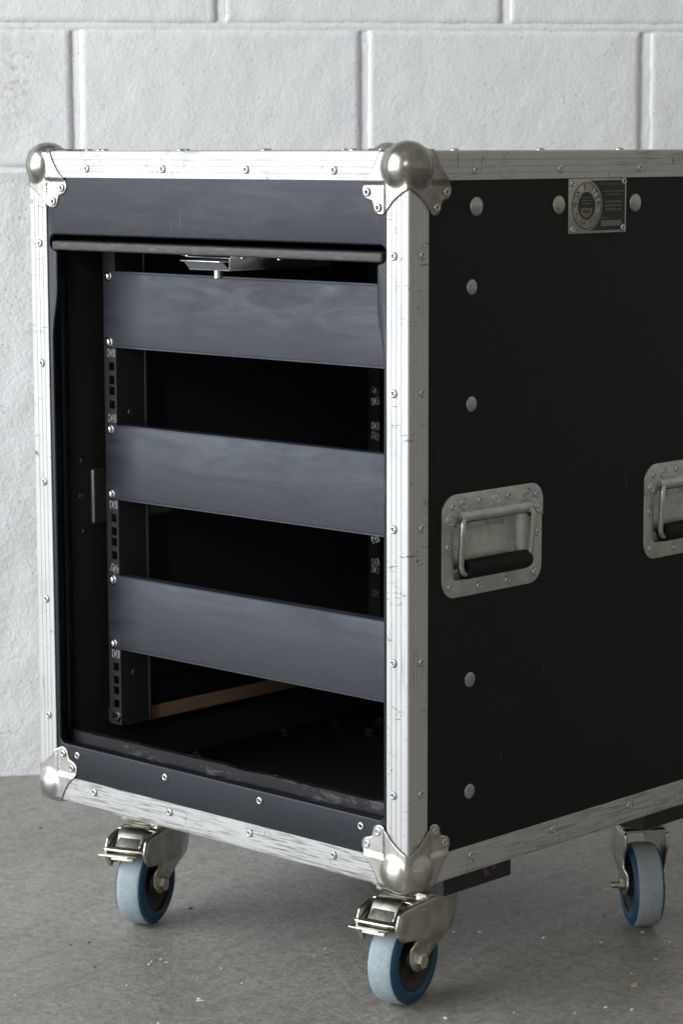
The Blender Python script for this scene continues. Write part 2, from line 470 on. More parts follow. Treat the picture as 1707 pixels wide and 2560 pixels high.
bk = MB(); bk.add(box(S0, S1, .045, .14, 0, Z0+6*CH)); bk.obj('wall_core', M_WALL, wall, wall_m, smooth=False)

# ------------------------------------------------------------------ flight case
W, D, ZB, ZT, E = 0.5843, 0.609, 0.156, 0.912, 0.030
case = empty('flight_case', (-W/2, D/2, 0))
tag(case, 'black wheeled flight case with aluminium edges and an open rack front', 'flight case')

# hardware meshes
def rivet_mesh(r=.0046):
    p = [(r, -.0004), (r, .0005), (r*.92, .0013), (r*.72, .0020), (r*.52, .0021), (r*.40, .0015), (r*.36, .0006), (r*.33, -.0002)]
    a, fa = lathe(p, 20)
    mb = MB(); mb.add((a, fa[:-1]))
    mb.add(([(q[0], q[1], -.0001) for q in a[-20:]], [tuple(range(20))]), 1)
    return mb.mesh('rivet', [M_RIVET, M_HOLE], angle=80)
RIV = rivet_mesh(); RIVS = rivet_mesh(.0040)
def dome_mesh(r, h):
    p = [(r, -.0003), (r, .0006)]+[(r*math.cos(R(a)), .0006+h*math.sin(R(a))) for a in (15, 30, 45, 60, 75, 88)]
    return MB().add(lathe(p, 28)).mesh('bolt_head', M_BOLTHEAD, angle=60)
DOME = dome_mesh(.0100, .0030); DOME_S = dome_mesh(.0080, .0014)
def rz(M): return M @ Matrix.Rotation(random.uniform(0, 6.28), 4, 'Z')
def rivet(parent, M, me=None): return inst('rivet', me or RIV, parent, rz(M))

# side, back, top, bottom panels
def pbox(name, b, mat, bev=0): return MB().add(box(*b)).obj(name, mat, case, smooth=bool(bev), bevel=bev)
rec = .0017; T = .009
HY = (.1325, .4765); HZ = .5083
side = MB().add(plate([(.004, ZB+.004), (D-.004, ZB+.004), (D-.004, ZT-.004), (.004, ZT-.004)], [rrect(y-.0632, y+.0632, HZ-.0359, HZ+.0327, .004, 4) for y in HY], T, 0), 0).obj('side_panel', M_SIDE, case, P_SIDE(-rec), smooth=False)
sidel = pbox('side_panel', (-W+rec, -W+T+rec, .004, D-.004, ZB+.004, ZT-.004), M_INNER)
pbox('back_panel', (-W+T+rec+.0005, -T-rec-.0005, D-T-rec, D-rec, ZB+.004, ZT-.004), M_INNER)
pbox('top_panel', (-W+T+rec+.0005, -T-rec-.0005, .012, D-T-rec-.0005, ZT-T-rec, ZT-rec), M_SIDE)
pbox('base_panel', (-W+T+rec+.0005, -T-rec-.0005, .012, D-T-rec-.0005, ZB+rec, ZB+rec+.012), M_RUNNER)

# front fascia with the slot and the opening in one cut
zs1, zs0 = .8175, .8000
def arc(cx, cy, r, a0, a1, n=5): return [(cx+r*math.cos(R(a0+(a1-a0)*i/n)), cy+r*math.sin(R(a0+(a1-a0)*i/n))) for i in range(n+1)]
def smoothline(p0, p1, n=6):
    out = []
    for i in range(n+1):
        u = i/n; s = u*u*(3-2*u); out.append((p0[0]+(p1[0]-p0[0])*s, p0[1]+(p1[1]-p0[1])*u))
    return out
xl0, xl1, xr0, xr1 = -.5393, -.5480, -.0452, -.0362
hole = []
hole += arc(xr1-.006, .2255+.006, .006, -90, 0)
hole += smoothline((xr1, .700), (xr0, .757))
hole += [(xr0, zs0-.004)] + [(xr0+.001, zs0-.001)]
hole += arc(-.041, (zs0+zs1)/2, (zs1-zs0)/2, -70, 90, 7)
hole += arc(-.5425, (zs0+zs1)/2, (zs1-zs0)/2, 90, 250, 7)
hole += [(xl0-.001, zs0-.001), (xl0, zs0-.004)]
hole += smoothline((xl0, .757), (xl1, .700))
hole += arc(xl1+.006, .2255+.006, .006, 180, 270)
outer = [(-W+.004, ZB+.004), (-.004-T, ZB+.004), (-.004-T, ZT-.004), (-W+.004, ZT-.004)]
outer[0] = (-W+T+rec+.0005, ZB+.004); outer[3] = (-W+T+rec+.0005, ZT-.004); outer[1] = (-T-rec-.0005, ZB+.004); outer[2] = (-T-rec-.0005, ZT-.004)
fascia = MB().add(plate(outer, [hole], T, 0, .0022)).obj('front_fascia', M_LAM, case, P_FRONT(rec), angle=30)
for x in (-.518, -.368, -.217, -.067): rivet(fascia, TR(x, rec, .2142) @ FRONT)
# inner frame behind the door groove
inn = MB()
def roundboard(a0, a1, b0, b1, c0, c1, r):          # rounded box, (a,b,c) -> X,Z,Y
    return box(a0, a1, c0, c1, b0, b1)
MB().add(tube([(-.5668, .0300, .176), (-.5668, .0300, .800)], .0080, 28)).add(box(-W+.0115, -.5668, .0225, .0335, .176, .800)).obj('door_guide', M_LAM, case, angle=50, merge=0)
MB().add(box(-.0335, -.0115, .0215, .0335, .176, .800)).obj('door_guide', M_LAM, case, bevel=.0048, seg=4)
lip = MB()
n = 60; v = []; f = []
for i in range(n+1):
    x = -.5515+(.5515-.0345)*i/n; wv = .0011*noise.noise(Vector((x*21, 3, 3)))+.0006*noise.noise(Vector((x*80, 5, 3)))
    for y, z in ((.0205, .176), (.0205, .2352+wv*.4), (.0215, .2368+wv), (.0295, .2370+wv*.7), (.0315, .2352), (.0315, .176)):
        v.append((x, y, z))
for i in range(n):
    for k in range(5): a = i*6+k; f.append((a, a+6, a+7, a+1))
f.append((0, 1, 2, 3, 4, 5)); f.append(tuple(n*6+k for k in range(6)))
MB().add((v, f)).obj('bottom_lip', M_LIP, case, angle=40)
n = 60; v = []; f = []
for i in range(n+1):
    x = -.5435+(.5435-.0395)*i/n; wv = .0007*noise.noise(Vector((x*50, 7, 3)))
    for y, z in ((.0015, .2215), (.0015, .2245+wv), (.0075, .2246+wv), (.0085, .2215)): v.append((x, y+.0093, z))
for i in range(n):
    for k in range(3): a = i*4+k; f.append((a, a+4, a+5, a+1))
MB().add((v, f)).obj('groove_floor', M_LIP, case, angle=40)

# aluminium edge trims (L profile with ribbed flanges)
def lprofile():
    fl_ = []
    r = .0026
    pts = [(E, .0015), (E, .0004), (E-.0004, 0)]
    for g in (.0232, .0165, .0098):
        pts += [(g+.00055, 0), (g+.0002, .00045), (g-.0002, .00045), (g-.00055, 0)]
    pts += [(r, 0)]
    pts += [(r-r*math.sin(R(a)), r-r*math.cos(R(a))) for a in (22.5, 45, 67.5)]
    half = pts
    full = half + [(b_, a_) for a_, b_ in reversed(half[:-3])]
    full += [(.0015, E-.0001), (.0015, .0015), (E-.0001, .0015)]
    return full
LPROF = lprofile()
def trim(p0, p1, A, B, axis):
    low = axis < 2 and abs(p0[2]-ZB) < .01
    p0, p1, A, B = Vector(p0), Vector(p1), Vector(A), Vector(B)
    n = len(LPROF); v = [tuple(p0+A*a+B*b) for a, b in LPROF]+[tuple(p1+A*a+B*b) for a, b in LPROF]
    f = [(i, (i+1) % n, n+(i+1) % n, n+i) for i in range(n)]
    return MB().add((v, f)).obj('edge_trim', ALU_B[axis] if low else ALU[axis], case, angle=25, merge=0)
X0, X1, Y0, Y1 = -W, 0.0, 0.0, D
tv = {}
for x, A in ((X1, (-1, 0, 0)), (X0, (1, 0, 0))):
    for y, B in ((Y0, (0, 1, 0)), (Y1, (0, -1, 0))):
        tv[(x, y)] = trim((x, y, ZB+.006), (x, y, ZT-.006), A, B, 2)
for y, A in ((Y0, (0, 1, 0)), (Y1, (0, -1, 0))):
    for z, B in ((ZT, (0, 0, -1)), (ZB, (0, 0, 1))):
        tv[('x', y, z)] = trim((X0+E+.0005, y, z), (X1-E-.0005, y, z), A, B, 0)
for x, A in ((X1, (-1, 0, 0)), (X0, (1, 0, 0))):
    for z, B in ((ZT, (0, 0, -1)), (ZB, (0, 0, 1))):
        tv[('y', x, z)] = trim((x, Y0+E+.0005, z), (x, Y1-E-.0005, z), A, B, 1)
RZ = (.8075, .6700, .5320, .3940, .2555)
for z in RZ:
    rivet(tv[(X1, Y0)], TR(-.020, 0, z) @ FRONT); rivet(tv[(X0, Y0)], TR(-W+.0178, 0, z) @ FRONT)
    rivet(tv[(X1, Y0)], TR(0, .020, z+.001) @ SIDE)
for x in (-.483, -.358, -.229, -.102):
    rivet(tv[('x', Y0, ZT)], TR(x, 0, ZT-.0198) @ FRONT); rivet(tv[('x', Y0, ZT)], TR(x+.008, .020, ZT) @ TOP)
for x in (-.487, -.359, -.231, -.105): rivet(tv[('x', Y0, ZB)], TR(x, 0, ZB+.0197) @ FRONT)
for y in (.101, .239, .377, .515):
    rivet(tv[('y', X1, ZT)], TR(0, y, ZT-.0198) @ SIDE); rivet(tv[('y', X1, ZB)], TR(0, y-.002, ZB+.0197) @ SIDE)
    rivet(tv[('y', X1, ZT)], TR(-.020, y-.01, ZT) @ TOP)
    rivet(tv[('y', X0, ZT)], TR(-W+.020, y-.01, ZT) @ TOP)

# ball corners
def corner_mesh(C=16.0, Rb=25.8):
    c1 = (.0570, .0415); er = .0095
    half = [(.040, 0), (.0412, .004), (.0436, .0095), (.0475, .016), (.0525, .023), (.0580, .0282), (.0622, .0318)]
    ear = [(c1[0]+er*math.cos(R(a)), c1[1]+er*math.sin(R(a))) for a in range(-42, 96, 10)]
    half += ear + [(.0545, .0523)]
    poly = half + [(.0526, .0526)] + [(b_, a_) for a_, b_ in reversed(half)]
    poly = [(a*1000, b*1000) for a, b in poly]
    def rmax(th):
        d = (math.cos(th), math.sin(th)); best = 30
        for (x0, y0), (x1, y1) in zip(poly, poly[1:]):
            ex, ey = x1-x0, y1-y0; den = d[0]*ey-d[1]*ex
            if abs(den) < 1e-9: continue
            tt = (x0*ey-y0*ex)/den; u = (x0*d[1]-y0*d[0])/den
            if -1e-6 <= u <= 1+1e-6 and tt > 0: best = max(best, tt)
        return best
    NA, NR = 72, 30
    t = 1.7; rho = 6.0
    def surf(u, v):
        P = [u, v, 0.0]
        m = min(u, v); s = min(1, max(0, (m-32.5)/2.6)); s = s*s*(3-2*s)
        K = (max(u, rho), max(v, rho), rho)
        d = Vector((u-K[0], v-K[1], -rho))
        q = Vector(K)+d.normalized()*rho
        q -= Vector((t, t, t))*1.0
        q.z += 2.6*s
        c = Vector((C, C, C)); dv = q-c; L = dv.length
        k = 1.6                                             # smooth maximum of distance and ball radius
        hh = max(0, 1-abs(L-Rb)/(2*k)); newL = max(L, Rb)+k*hh*hh*.5
        return c+dv*(newL/L)
    v = []; f = []
    for face in range(3):
        b = len(v)
        for i in range(NA+1):
            th = math.pi/2*i/NA; rm = rmax(th)
            for j in range(NR+1):
                rr = rm*(j/NR); u_, w_ = rr*math.cos(th), rr*math.sin(th)
                q = surf(u_, w_)*.001
                v.append(((q.x, q.y, q.z), (q.z, q.x, q.y), (q.y, q.z, q.x))[face])
        for i in range(NA):
            for j in range(NR):
                a = b+i*(NR+1)+j; f.append((a, a+1, a+NR+2, a+NR+1))
    return v, f
CORN = {ZT: corner_mesh(), ZB: corner_mesh(17.2, 25.2)}
for x, sx in ((X1, -1), (X0, 1)):
    for y, sy in ((Y0, 1), (Y1, -1)):
        for z, sz in ((ZT, -1), (ZB, 1)):
            CV, CF = CORN[z]; mb = MB(); mb.add((([(x+sx*p[0], y+sy*p[1], z+sz*p[2]) for p in CV]), CF))
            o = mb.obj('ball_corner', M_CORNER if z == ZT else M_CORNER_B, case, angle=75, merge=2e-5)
            sm = o.modifiers.new('solid', 'SOLIDIFY'); sm.thickness = .0012; sm.offset = -1
            for a_, b_ in ((.0570, .0415), (.0420, .0568)):
                if y == Y0: rivet(o, TR(x+sx*a_, y-.0007+.0015, z+sz*b_) @ FRONT)
                if x == X1: rivet(o, TR(x+.0007-.0015, y+sy*a_, z+sz*b_) @ SIDE)
                rivet(o, TR(x+sx*a_, y+sy*b_, z) @ (TOP if z == ZT else Matrix.Rotation(math.pi, 4, 'X'))) if z == ZT else None

# bolt heads on the side
for y, z, me in ((.104, .8552, DOME), (.238, .8545, DOME), (.3715, .8545, DOME), (.505, .8545, DOME), (.0975, .7735, DOME_S), (.0978, .6535, DOME_S), (.0975, .3645, DOME_S), (.0978, .2445, DOME_S),
                 (.5115, .7735, DOME_S), (.5112, .6535, DOME_S), (.5115, .3645, DOME_S), (.5112, .2445, DOME_S)):
    inst('bolt_head', me, side, rz(TR(-rec, y, z) @ SIDE))

# nameplate -------------------------------------------------------------
def text_mesh(body, size, align='CENTER', squash=1.0):
    cu = bpy.data.curves.new('t', 'FONT'); cu.body = body; cu.size = size; cu.align_x = align; cu.align_y = 'CENTER'; cu.resolution_u = 2
    o = bpy.data.objects.new('t', cu); COL.objects.link(o)
    dg = bpy.context.evaluated_depsgraph_get(); ev = o.evaluated_get(dg); me = ev.to_mesh()
    v = [(p.co.x*squash, p.co.y, 0) for p in me.vertices]; f = [tuple(p.vertices) for p in me.polygons]
    ev.to_mesh_clear(); bpy.data.objects.remove(o); bpy.data.curves.remove(cu)
    return v, f
M_PLATE = zinc('nameplate_aluminium', (.50, .49, .44), (.42, .41, .37), (.34, .46), 120)
M_INK = simple('nameplate_black_ink', (.012, .012, .012), .5)
NPY, NPZ = .254, .8232
NM = TR(-rec, NPY, NPZ) @ SIDE               # local x along Y, y up, z out
np_ = MB().add(box(0, .101, 0, .0584, 0, .0008)).obj('nameplate', M_PLATE, case, NM, bevel=.0003)
tag(np_, 'small metal maker plate with round emblem and black text field')
def disc(cx, cy, r, z, n=40, a0=0, a1=360):
    pts = [(cx+r*math.cos(R(a0+(a1-a0)*i/n)), cy+r*math.sin(R(a0+(a1-a0)*i/n)), z) for i in range(n if a1-a0 == 360 else n+1)]
    return pts, [tuple(range(len(pts)))]
def ring2(cx, cy, r0, r1, z, n=48):
    v = []; f = []
    for i in range(n):
        a = 2*math.pi*i/n
        v += [(cx+r0*math.cos(a), cy+r0*math.sin(a), z), (cx+r1*math.cos(a), cy+r1*math.sin(a), z)]
    for i in range(n): k = (i+1) % n; f.append((2*i, 2*i+1, 2*k+1, 2*k))
    return v, f
ec = (.0312, .0294)
bf = MB()
za = .00090
pts = [(.0985, .0562), (.0985, .0026)]
th0 = math.asin((.0562-ec[1])/.0270) if (.0562-ec[1]) < .0270 else math.pi/2
ar = [(ec[0]+.0270*math.cos(a), ec[1]+.0270*math.sin(a)) for a in [math.radians(-78+156*i/30) for i in range(31)]]
poly = [(.0985, .0562), (ar[-1][0], .0562)] + list(reversed(ar)) + [(ar[0][0], .0026), (.0985, .0026)]
vv = [(a, b, za) for a, b in poly]
bf.add((vv, [tuple(q) for q in tessellate_polygon([[Vector(p) for p in vv]])]))
bf.add(ring2(*ec, .0252, .0258, za)); bf.add(ring2(*ec, .0238, .0245, za)); bf.add(ring2(*ec, .0158, .0163, za))
bf.add(disc(*ec, .0148, za))
bf.obj('black_print', M_INK, np_, NM, smooth=False)
lt = MB(); zb = .00098
def arctext(s, r, a_mid, step, size, flip=False):
    n = len(s)
    for i, ch in enumerate(s):
        if ch == ' ': continue
        k = i-(n-1)/2
        a = R(a_mid+(k*step if flip else -k*step))
        rot = a+math.pi/2 if flip else a-math.pi/2
        lt.add(text_mesh(ch, size), 0, TR(ec[0]+r*math.cos(a), ec[1]+r*math.sin(a), zb) @ Matrix.Rotation(rot, 4, 'Z'))
arctext('BOX BUSTER', .0200, 90, 18.5, .0088)
arctext('FLIGHT-CASES', .0200, 270, 11.5, .0062, True)
lt.add(ring2(ec[0]-.0200, ec[1]-.001, .0008, .0014, zb, 10)); lt.add(ring2(ec[0]+.0200, ec[1]-.001, .0008, .0014, zb, 10))
# dark rows inside the half disc
for r0 in range(5): lt.add(box(ec[0]-.0058+r0*.0024, ec[0]-.0058+r0*.0024+.0018, ec[1]-.0075, ec[1]-.0047, zb, zb+.00003))
lt.obj('dark_lettering', M_INK, np_, NM, smooth=False)
lw = MB()
lw.add(disc(ec[0]-.0003, ec[1]-.0025, .0103, zb-.00004, 20, 180, 360))
lw.add(disc(ec[0]-.0003, ec[1]+.0013, .0011, zb, 10))
lw.add(box(.0565, .0922, .0072, .0132, zb-.00003, zb))
lw.add(text_mesh('WWW.BOX-BUSTER.COM', .0036, 'CENTER', .92), 0, TR(.0735, .0521, zb))
def rowbars(x0, x1, y, h, seed):
    rr = random.Random(seed); x = x0
    while x < x1:
        w = rr.uniform(.0008, .0020); lw.add(box(x, min(x+w, x1), y-h/2, y+h/2*rr.uniform(.5, 1), zb-.00003, zb)); x += w+rr.choice((.0005, .0005, .0011))
rowbars(.0575, .0955, .0446, .0013, 1); rowbars(.0640, .0910, .0412, .0012, 2)
rowbars(.0635, .0925, .0334, .0022, 3); rowbars(.0635, .0925, .0292, .0022, 4); rowbars(.0635, .0925, .0250, .0022, 5); rowbars(.0565, .0680, .0160, .0010, 6)
for k in range(3): rowbars(ec[0]-.010+k*.001, ec[0]+.010-k*.001, ec[1]+.0085-k*.003, .0012, 9+k)
M_PRINTG = simple('nameplate_grey_print', (.20, .195, .18), .5, .6)
lw.obj('light_lettering', M_PRINTG, np_, NM, smooth=False)
for a, b in ((.0065, .0535), (.0960, .0550), (.0065, .0045), (.0950, .0050)): rivet(np_, NM @ TR(a, b, .0007), RIVS)

# handles ---------------------------------------------------------------
def handle(yc, zc):
    HM = axes((0, 1, 0), (0, 0, 1), (1, 0, 0), (-rec, yc, zc))      # local z out of the side
    PL = HM @ axes((1, 0, 0), (0, 1, 0), (0, 0, -1), (0, 0, .0014))
    def arcr(): return rrect(-.081, .081, -.0540, .0540, .020, 8)
    mb = MB(); mb.add(plate(arcr(), [rrect(-.063, .063, -.0357, .0325, .004, 4)], .0016, .0006, .0006))
    h = mb.obj('handle', M_HANDLE, case, PL, angle=40)
    # dished pocket
    v = []; f = []
    loops = [(rrect(-.063, .063, -.0357, .0325, .004, 4), 0), (rrect(-.0625, .0625, -.0352, .032, .004, 4), .003), (rrect(-.0585, .0585, -.031, .029, .006, 4), .0135), (rrect(-.055, .055, -.0275, .026, .005, 4), .0155)]
    for lp, c in loops: v += [(a, b, -c) for a, b in lp]
    n = len(loops[0][0])
    for k in range(3):
        for i in range(n): f.append((k*n+i, k*n+(i+1) % n, (k+1)*n+(i+1) % n, (k+1)*n+i))
    f.append(tuple(3*n+i for i in range(n)))
    MB().add((v, f)).obj('handle_dish', M_HANDLE, h, HM, angle=40)
    # folded strip hanging from the hinge inside the dish
    mb = MB(); mb.add(box(-.052, .036, .0125, .0275, -.0153, -.0141)); mb.obj('hinge_strip', M_HANDLE, h, HM, bevel=.0004)
    # overlay plate round the hinge
    o1 = [(-.0812, .019), (-.0585, .019), (-.0585, .0300), (.0585, .0300), (.0585, .019), (.0812, .019)]
    up = [p for p in rrect(-.0812, .0812, -.0542, .0542, .020, 8) if p[1] > .0191]
    poly = o1 + up
    mb = MB(); mb.add(plate(poly, [], .0011, .0004)); mb.obj('hinge_plate', M_HANDLE, h, HM @ axes((1, 0, 0), (0, 1, 0), (0, 0, -1), (0, 0, .0027)), angle=40)
    # rolled hinge barrel
    v = []; f = []
    prof = [(.0375, .0027)]+[(.0298+.0070*math.sin(R(a)), .0022+.0070*math.cos(R(a))) for a in range(75, -130, -15)]
    xs = [-.0575, -.0565, -.05, .05, .0565, .0575]
    for i, x in enumerate(xs):
        for b, c in prof:
            k = .93 if i in (0, 5) else 1
            v.append((x, .0298+(b-.0298)*k, .0015+(c-.0015)*k))
    m = len(prof)
    for i in range(len(xs)-1):
        for k in range(m-1): f.append((i*m+k, i*m+k+1, (i+1)*m+k+1, (i+1)*m+k))
    f.append(tuple(range(m))); f.append(tuple((len(xs)-1)*m+k for k in range(m)))
    MB().add((v, f)).obj('hinge_barrel', M_HANDLE, h, HM, angle=50)
    for s in (-1, 1):                                                    # dark notch where the rod enters
        MB().add(lathe([(.0058, 0), (.0058, .0006), (.004, .0008)], 16)).obj('hinge_notch', M_HOLE, h, HM @ TR(s*.0545, .0252, .0068))
    # rod
    zo = .0075
    path = [(-.052, .0275, zo-.002), (-.0555, .0262, zo), (-.0568, .0225, zo+.0008), (-.0570, .010, zo+.0005), (-.0568, -.010, zo-.001), (-.0562, -.0205, zo-.002), (-.0540, -.0262, zo-.0025), (-.0500, -.0290, zo-.003), (-.044, -.0295, zo-.003)]
    full = path + [(.0, -.0295, zo-.003)] + [(-a, b, c) for a, b, c in reversed(path)]
    MB().add(tube(full, .0034, 14)).obj('handle_rod', M_ROD, h, HM, angle=80)
    g = [(.0042, -.0465), (.0088, -.0465), (.0100, -.0452), (.0102, -.043), (.0102, .048), (.0100, .0525), (.0090, .0560), (.0060, .0580), (.003, .0586)]
    MB().add(lathe(g, 28)).obj('handle_grip', M_RUBBER, h, HM @ axes((0, 1, 0), (0, 0, 1), (1, 0, 0), (0, -.0262, zo-.006)), angle=50)
    for a, b in ((-.0655, .0418), (-.0225, .0448), (.0238, .0448), (.0700, .0418)): rivet(h, HM @ TR(a, b, .0027), RIVS)
    for a, b in ((-.0719, 0), (.0724, 0), (-.0690, -.042), (-.0225, -.0451), (.0230, -.0451), (.0692, -.0423)): rivet(h, HM @ TR(a, b, .0013), RIVS)
    wp = [(.0064, 0), (.0064, .0004), (.0056, .0013), (.0048, .0013), (.0042, .0006), (.0034, .0005), (.0028, .0010), (.0015, .0013), (.0002, .0013)]
    for a, b in ((-.0483, .0443), (.0032, .0445), (.0540, .0449), (-.0700, .0281), (.0725, .0279)):
        inst('spot_weld', WELD, h, rz(HM @ TR(a, b, .0027)))
    for a in (-.045, -.017, .010, .034): inst('spot_weld', WELDS, h, rz(HM @ TR(a, .0195, -.0141)))
    return h
wp = [(.0064, 0), (.0064, .0004), (.0056, .0013), (.0048, .0013), (.0042, .0006), (.0034, .0005), (.0028, .0010), (.0015, .0013), (.0002, .0013)]
WELD = MB().add(lathe(wp, 24)).mesh('spot_weld', M_HANDLE, angle=70)
WELDS = MB().add(lathe([(a*.62, b*.6) for a, b in wp], 18)).mesh('spot_weld', M_HANDLE, angle=70)
for y in (.1325, .4765): handle(y, .5083)

# sliding door parked under the roof, with its latch ---------------------
door = MB().add(box(-.5465, -.0375, .0005, .46, .8005, .8105)).obj('sliding_door', M_DOORPLY, case, bevel=.0022, seg=3)
tag(door, 'plywood sliding door pushed in under the roof, worn front edge showing')
def strip(path, w0, w1, th, name, mat, parent, M=None):        # folded sheet: path in (x,z), extruded along y
    mb = MB(); n = len(path)
    v = [(x, w0, z) for x, z in path]+[(x, w1, z) for x, z in path]
    f = [(i, i+1, n+i+1, n+i) for i in range(n-1)]
    mb.add((v, f)); o = mb.obj(name, mat, parent, M, angle=30)
    sm = o.modifiers.new('solid', 'SOLIDIFY'); sm.thickness = th; sm.offset = 0
    return o
M_LATCH = zinc('latch_steel', (.42, .43, .45), (.30, .31, .33), (.3, .45), 90)
strip([(-.345, .7998), (-.335, .7998), (-.3345, .7980), (-.278, .7980), (-.2700, .7980), (-.2700, .7862), (-.2712, .7848), (-.333, .7848)], .014, .17, .0013, 'latch', M_LATCH, door)
strip([(-.2690, .7862), (-.2690, .7988), (-.2680, .7998), (-.2510, .7998)], .014, .17, .0013, 'latch_bracket', M_LATCH, door)
MB().add(box(-.3430, -.281, .010, .150, .7930, .7945)).obj('latch_slide', M_LATCH, door, bevel=.0005)
MB().add(prism([(-.3425, .7930), (-.281, .7930), (-.2715, .7855), (-.333, .7855)], .0145, .0165), 0, P_FRONT()).obj('latch_face', M_DARKPL, door)
MB().add(lathe([(.0042, 0), (.0048, .0006), (.0048, .0085), (.0040, .0092)], 18)).obj('latch_pin', M_RIVET, door, TR(-.2975, .024, .7752))
for x in (-.341, -.255, -.2): MB().add(lathe([(.003, 0), (.003, .001), (.0015, .0016)], 12)).obj('latch_rivet', M_RIVET, door, TR(x, .020, .7992) @ Matrix.Rotation(math.pi, 4, 'X'))

# 19 inch rack ------------------------------------------------------------
RY = .069; RZT = .7751; XC = -W/2; HX = .2326
def hole_z():
    out = []
    for u in range(12):
        for d in (6.35, 22.225, 38.1): out.append(RZT-u*.04445-d*.001)
    return out
def rail(sgn):
    hx = XC+sgn*HX
    def mirror(a): return XC+sgn*HX+sgn*a      # a measured outward from the hole line
    x_in, x_out = mirror(-.0080), mirror(.0125)
    lo, hi = min(x_in, x_out), max(x_in, x_out)
    z0, z1 = .2390, .8004
    hz = sorted(hole_z()); g = .0048
    mb = MB(); mb.add(box(lo, hx-g, RY, RY+.002, z0, z1)); mb.add(box(hx+g, hi, RY, RY+.002, z0, z1))
    lows = [z0]+[z+g for z in hz]; tops = [z-g for z in hz]+[z1]
    for q0, q1 in zip(lows, tops): mb.add(box(hx-g, hx+g, RY+.00005, RY+.00195, q0, q1))
    mb.add(box(lo, hi, RY-.0002, RY+.0022, z1, z1+.0009), 1)  # bright steel strip added for the light caught along the rail's top edge
    mb.add(tube([(x_in+sgn*.001, RY+.046, z0), (x_in+sgn*.001, RY+.046, z1)], .0024, 12))
    d = 1 if x_in == lo else -1
    mb.add(box(min(x_in, x_in+d*.002), max(x_in, x_in+d*.002), RY+.002, RY+.045, z0, z1))
    xb = (x_in, x_in-d*.012) if False else (x_in+d*.002, x_in+d*.020)
    mb.add(box(min(xb), max(xb), RY+.043, RY+.045, z0, z1))
    o = mb.obj('rack_rail', [M_RAIL, M_RIVET], case, angle=30, merge=0)
    return o, hx
NUTB = MB(); NUTB.add(box(-.0052, .0052, -.0052, .0052, -.006, -.0002)); 
for xc_, hw in ((-.0053, .0016), (.0052, .0014), (-.0015, .0019), (.0018, .0016)):
    NUTB.add(prism([(xc_-hw, -.0002), (xc_+hw, -.0002), (xc_+hw, .0002), (xc_+hw*.1, .0014), (xc_-hw*.5, .0014)], -.0046, .0046), 0, axes((1, 0, 0), (0, 0, 1), (0, 1, 0)))
NUTB.add(lathe([(.0046, 0), (.0046, .0011), (.0030, .0013), (.0028, .0002)], 16))
NUT = NUTB.mesh('cage_nut', M_BRIGHT, angle=35, bevel=0)
SCR = MB().add(lathe([(.0064, 0), (.0064, .0008), (.0050, .0010), (.0050, .0020), (.0044, .0034), (.0030, .0042), (.0022, .0043), (.0018, .0030), (.0004, .0028)], 22)).mesh('screw', M_BRIGHT, angle=45)
cross = MB().add(box(-.0026, .0026, -.0006, .0006, .0041, .00445)).add(box(-.0006, .0006, -.0026, .0026, .0041, .0044)).mesh('screw_cross', M_HOLE, smooth=False)
WASH = MB().add(lathe([(.0064, -.0003), (.0064, .0008), (.0035, .0009)], 22)).mesh('washer', M_RIVET, angle=40)
for sgn in (-1, 1):
    ro_, hx = rail(sgn)
    hz = hole_z()
    for i, tilt in ((6, 0), (11, 0), (18, 0), (23, -22), (30, 0), (35, -25)):
        inst('cage_nut', NUT, ro_, TR(hx, RY, hz[i]) @ FRONT @ Matrix.Rotation(R(tilt), 4, 'Z'))
    if sgn < 0:
        for z in (.30, .385, .52, .61, .74): inst('rail_bolt', DOME_S, ro_, TR(hx+.0075+.0002, RY+.022, z) @ SIDE @ Matrix.Scale(.55, 4))
    # rear pair of rails with their own cage nuts
    rp = MB().add(box(hx-.012, hx+.008, .5200, .5220, .239, .8004)).add(box(hx+.006 if sgn < 0 else hx-.008, hx+.008 if sgn < 0 else hx-.006, .5225, .5500, .239, .8004)).obj('rear_rack_rail', M_RAIL, case, smooth=False)
    for q, z in enumerate((.603, .590, .558, .545, .409, .379, .369, .337)):
        inst('cage_nut', NUT, rp, TR(hx+.001, .5195, z) @ FRONT @ Matrix.Rotation(R((q*37) % 50-25), 4, 'Z'))
for k in range(3):
    zt = RZT-k*4*.04445-.0006; zbm = zt-.0877
    mb = MB()
    mb.add(box(XC-.2413, XC+.2413, RY-.0032, RY-.0012, zbm, zt))
    me_ = None
    # folded flanges with a soft bend, leaving the two ears flat
    v = []; f = []; x0, x1 = XC-.221, XC+.221
    rb = .0030
    pr = [(RY+.012, zt-.0002)] + [(RY-.0036+rb-rb*math.sin(R(a)), zt-.0002-rb+rb*math.cos(R(a))) for a in (0, 20, 40, 60, 90)]
    pr += [(RY-.0036+rb-rb*math.sin(R(a)), zbm+.0002+rb-rb*math.cos(R(a))) for a in (90, 60, 40, 20, 0)] + [(RY+.012, zbm+.0002)]
    for x in (x0, x1):
        for y, z in pr: v.append((x, y, z))
    m = len(pr)
    for i in range(m-1): f.append((i, i+1, m+i+1, m+i))
    mb.add((v, f))
    o = mb.obj('blanking_panel', M_PAINT, case, angle=40)
    for sgn in (-1, 1):
        for zz in (RZT-k*4*.04445-.00635, RZT-k*4*.04445-.08255):
            q = TR(XC+sgn*HX, RY-.0032, zz) @ FRONT @ Matrix.Rotation(random.uniform(0, 1.5), 4, 'Z')
            inst('screw', SCR, o, q); inst('screw_cross', cross, o, q)
